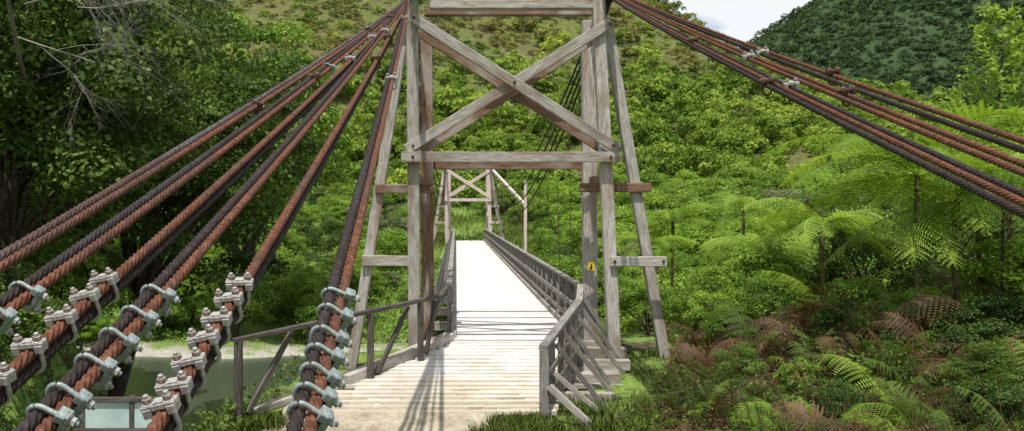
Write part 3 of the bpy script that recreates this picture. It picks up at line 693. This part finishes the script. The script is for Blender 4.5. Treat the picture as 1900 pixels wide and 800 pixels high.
def clampmesh(bolt_mat, saddle_mat, nut_mat):
    mb = MB(); Rw = .036; zc = -.046
    pts = [(-Rw, 0, .082), (-Rw, 0, .03)] + [(-Rw * math.cos(a), 0, zc - Rw * math.sin(a)) for a in [math.pi * k / 10 for k in range(11)]] + [(Rw, 0, .03), (Rw, 0, .082)]
    mb.tube(pts, .0098, 8, 0)
    mb.beam((-.060, 0, .038), (.060, 0, .038), .046, .020, mi=1)
    mb.beam((-.057, 0, .021), (-.027, 0, .021), .054, .032, mi=1); mb.beam((.027, 0, .021), (.057, 0, .021), .054, .032, mi=1)
    mb.beam((-.018, 0, .050), (.018, 0, .050), .034, .012, mi=1)
    for x in (-Rw, Rw):
        mb.tube([(x, 0, .048), (x, 0, .052)], .023, 12, 1); mb.tube([(x, 0, .052), (x, 0, .070)], .0175, 6, 2)
    return mb.mesh('rope_clamp', [bolt_mat, saddle_mat, nut_mat])
CL_U = clampmesh(M_GALV, M_GALV, M_GALVB); CL_N = clampmesh(M_GALVB, M_GALVB, M_NUT); CL_R = clampmesh(M_ROD, M_ROD, M_NUT)
def add_clamp(parent, f, Y, n, me, s=1.0):
    lo, hi = 0., 1.
    for _ in range(30):
        mid = (lo + hi) / 2
        if f(mid).y > Y: lo = mid
        else: hi = mid
    p = f(lo); d = (f(min(1, lo + .01)) - f(lo - .01)).normalized()
    n = Vector(n)
    if me is not CL_R: n = n + Vector((R.uniform(-.16, .16), 0, R.uniform(-.16, .16)))
    n = (n - d * n.dot(d)).normalized(); x = d.cross(n).normalized()
    o = obj('rope_clamp', me, parent)
    M = Matrix((x, d, n)).transposed().to_4x4(); M.translation = p
    o.matrix_basis = M @ Matrix.Rotation(R.uniform(-.14, .14), 4, 'Z') @ Matrix.Scale(s, 4)
    bevel(o, .003)
nU = (.80, 0, -.55); nN = (-.12, 0, 1.0)
left = [
    (-.70, (-1.72, 3.01), nU, (M_ROPE, M_ROPEG), [5.9], CL_R),
    (-.73, (-1.50, 2.66), nU, (M_ROPE, M_ROPED), [2.78, 2.62, 7.6], CL_U),
    (-.78, (-1.28, 2.42), nN, (M_ROPE, M_ROPED), [2.88, 2.73, 2.58, 2.41, 2.25, 2.1], CL_N),
    (-.82, (-1.05, 2.06), nU, (M_ROPE, M_ROPED), [2.78, 2.62, 2.46, 2.31, 2.17, 2.06], CL_U),
    (-.85, (-.77, 2.18), nN, (M_ROPE, M_ROPED), [2.86, 2.73, 2.58, 2.45, 2.31, 2.20, 2.10], CL_N),
    (-.88, (-.376, 2.05), nU, (M_ROPE, M_ROPED), [2.79, 2.64, 2.50, 2.387, 2.27, 2.17, 2.08], CL_U)]
for i, (tx, (ax, ay), n, ms, cys, cm) in enumerate(left):
    f, tp, en = rope_path((tx, 15.5, 6.86), (ax, ay, 1.284 + .358 * ay)); L = (tp - en).length
    cb = obj('cable', rope_mesh(f, L, ms[0], phase=i * 1.1), B, label='rusty twisted wire rope backstay')
    off = -Vector(n).normalized() * .041
    if n is nU: off = Vector((-.036, 0, .018))
    obj('cable', rope_mesh(f, L, ms[1], off=off, phase=i * .7 + 2), B, label='dark twisted wire rope backstay')
    for cy in cys: add_clamp(cb, f, cy + R.uniform(-.012, .012), n, cm, .79)
    for cy in ([8.05, 9.6] if i in (2, 4) else [7.0, 11.5] if i in (1, 5) else [10.2]): add_clamp(cb, f, cy, nN, CL_N if i in (2, 3, 5) else CL_R, .9)
right = [(3.40, 4.77, [7.0]), (3.26, 4.57, [8.2]), (3.07, 4.31, [6.2]), (2.96, 4.15, [8.0]), (2.72, 3.83, [6.55]), (2.64, 3.68, [9.2]), (2.54, 3.56, [6.7])]
for i, (ax, ay, cys) in enumerate(right):
    f, tp, en = rope_path((2.98 - i * .025, 15.5, 6.90 - .01 * i), (ax, ay, 1.284 + .358 * ay)); L = (tp - en).length
    cb = obj('cable', rope_mesh(f, L, [M_ROPE, M_ROPED][i in (1, 4, 6)], phase=i), B, label='rusty twisted wire rope backstay')
    for cy in cys: add_clamp(cb, f, cy, nN, CL_N if i in (1, 3, 4) else CL_R, 1.0)
for x0, x1 in ((-2.3, 0.), (2.3, 4.1)): bevel(obj('anchor_block', MB().beam((x0, .8, 1.35), (x1, .8, 1.35), 1.0, 1.0).mesh('anchor_block', [M_CONC]), B), .03)
def cz(y, dz=0): return 3.7 + dz + 3.2 * ((y - 43.2) / 27.6) ** 2
for x0, sg in ((-.84, -1), (2.95, 1)):
    for j in range(4):
        mb = MB(); pts = []
        for k in range(45):
            y = 15.6 + 55.4 * k / 44; pts.append((x0 + sg * (.05 * j), y, cz(y, (-.55 * j + .3) * math.sin(math.pi * k / 44))))
        mb.tube(pts, .026, 6); obj('cable', mb.mesh('cable', [M_ROPED], True), B, label='dark main suspension cable')
    y = 19.0
    while y < 70.5:
        obj('hanger', MB().tube([(x0 + sg * .05, y, cz(y)), (x0 + sg * .22, y + .05, -.45)], .010, 5).mesh('hanger', [M_ROD]), B); y += 2.5
bevel(obj('guy_post', MB().beam((5.2, 60, -2.2), (5.25, 60, 4.9), .22, .22).mesh('guy_post', [M_PINK]), B))
bevel(obj('guy_strut', MB().beam((3.2, 69.5, 6.2), (5.3, 60, 3.0), .20, .20).mesh('guy_strut', [M_PINK]), B))

e = empty('warning_sign', (2.965, 17.44, 1.36), label='small yellow warning plate on a bridge post', category='sign')
mb = MB(); mb.beam((2.965, 17.455, 1.27), (2.965, 17.455, 1.47), .14, .012, up=(0, 1, 0)); o = obj('plate', mb.mesh('plate', [M_YEL]), e); bevel(o, .003)
mb = MB(); mb.beam((2.965, 17.446, 1.31), (2.965, 17.446, 1.375), .05, .006, up=(0, 1, 0)); mb.beam((2.94, 17.446, 1.385), (2.99, 17.446, 1.385), .006, .016); mb.tube([(2.965, 17.449, 1.415), (2.965, 17.443, 1.415)], .015, 10)
obj('pictogram', mb.mesh('pictogram', [M_BLK]), e)
e = empty('marker_plate', (2.965, 17.44, 1.95), label='tiny pale marker plate on a bridge post', category='sign')
o = obj('plate', MB().beam((2.965, 17.455, 1.90), (2.965, 17.455, 1.99), .07, .012, up=(0, 1, 0)).mesh('plate', [M_WHT]), e); bevel(o, .003)

zg = Hs(-3.95, 9.4)
e = empty('information_board', (-3.95, 9.4, zg), label='low pale information board in dark timber frame', category='sign')
mb = MB(); mb.beam((-4.38, 9.4, .17), (-3.5, 9.4, .17), .02, .30, up=(0, 0, 1)); obj('panel', mb.mesh('panel', [M_PANEL]), e)
mb = MB()
for x in (-4.4, -3.82, -3.45): mb.beam((x, 9.4, zg - .2), (x, 9.4, .40), .05, .07, up=(0, 1, 0))
mb.beam((-4.5, 9.38, .36), (-3.35, 9.38, .36), .06, .05); mb.beam((-4.5, 9.38, -.01), (-3.35, 9.38, -.01), .06, .05)
bevel(obj('frame', mb.mesh('frame', [M_DARKW]), e), .004)

# ---------------------------------------------------------------- light, sky, camera
w = bpy.data.worlds.new('World'); scene.world = w; w.use_nodes = True; nt = w.node_tree; nt.nodes.clear()
out = nt.nodes.new('ShaderNodeOutputWorld'); bg = nt.nodes.new('ShaderNodeBackground'); sky = nt.nodes.new('ShaderNodeTexSky')
sky.sky_type = 'NISHITA'; sky.sun_disc = False; sky.sun_elevation = math.asin(S.z); sky.sun_rotation = math.atan2(S.x, S.y)
sky.air_density = 1.0; sky.dust_density = 1.0
tc = nt.nodes.new('ShaderNodeTexCoord'); mp = nt.nodes.new('ShaderNodeMapping'); mp.inputs['Scale'].default_value = (1, 1, 2.6)
nz = nt.nodes.new('ShaderNodeTexNoise'); nz.inputs['Scale'].default_value = 5.2; nz.inputs['Detail'].default_value = 7; nz.inputs['Roughness'].default_value = .55
cr = nt.nodes.new('ShaderNodeValToRGB'); cr.color_ramp.elements[0].position = .36; cr.color_ramp.elements[1].position = .54
mx = nt.nodes.new('ShaderNodeMix'); mx.data_type = 'RGBA'; mx.inputs[7].default_value = (7.3, 7.6, 7.8, 1)
L_ = nt.links.new
L_(tc.outputs['Generated'], mp.inputs[0]); L_(mp.outputs[0], nz.inputs['Vector']); L_(nz.outputs['Fac'], cr.inputs[0]); L_(cr.outputs[0], mx.inputs[0])
L_(sky.outputs[0], mx.inputs[6]); L_(mx.outputs[2], bg.inputs[0]); bg.inputs[1].default_value = .125; L_(bg.outputs[0], out.inputs[0])
sun = bpy.data.lights.new('sun', 'SUN'); sun.energy = 5.0; sun.angle = math.radians(.5); sun.color = (1, .96, .89)
so = bpy.data.objects.new('sun', sun); COL.objects.link(so); so.rotation_euler = S.to_track_quat('Z', 'Y').to_euler(); so.location = (10, -10, 30)
cam = bpy.data.cameras.new('camera'); co = bpy.data.objects.new('camera', cam); COL.objects.link(co)
cam.lens = 28.0; cam.sensor_width = 36; cam.shift_x = 104 / 1900; cam.shift_y = -7 / 1900; cam.clip_start = .05; cam.clip_end = 5000
co.location = (0, 0, CAMZ); co.rotation_euler = (math.radians(90), 0, 0); scene.camera = co
scene.view_settings.view_transform = 'Standard'; scene.view_settings.look = 'None'; scene.view_settings.exposure = 0
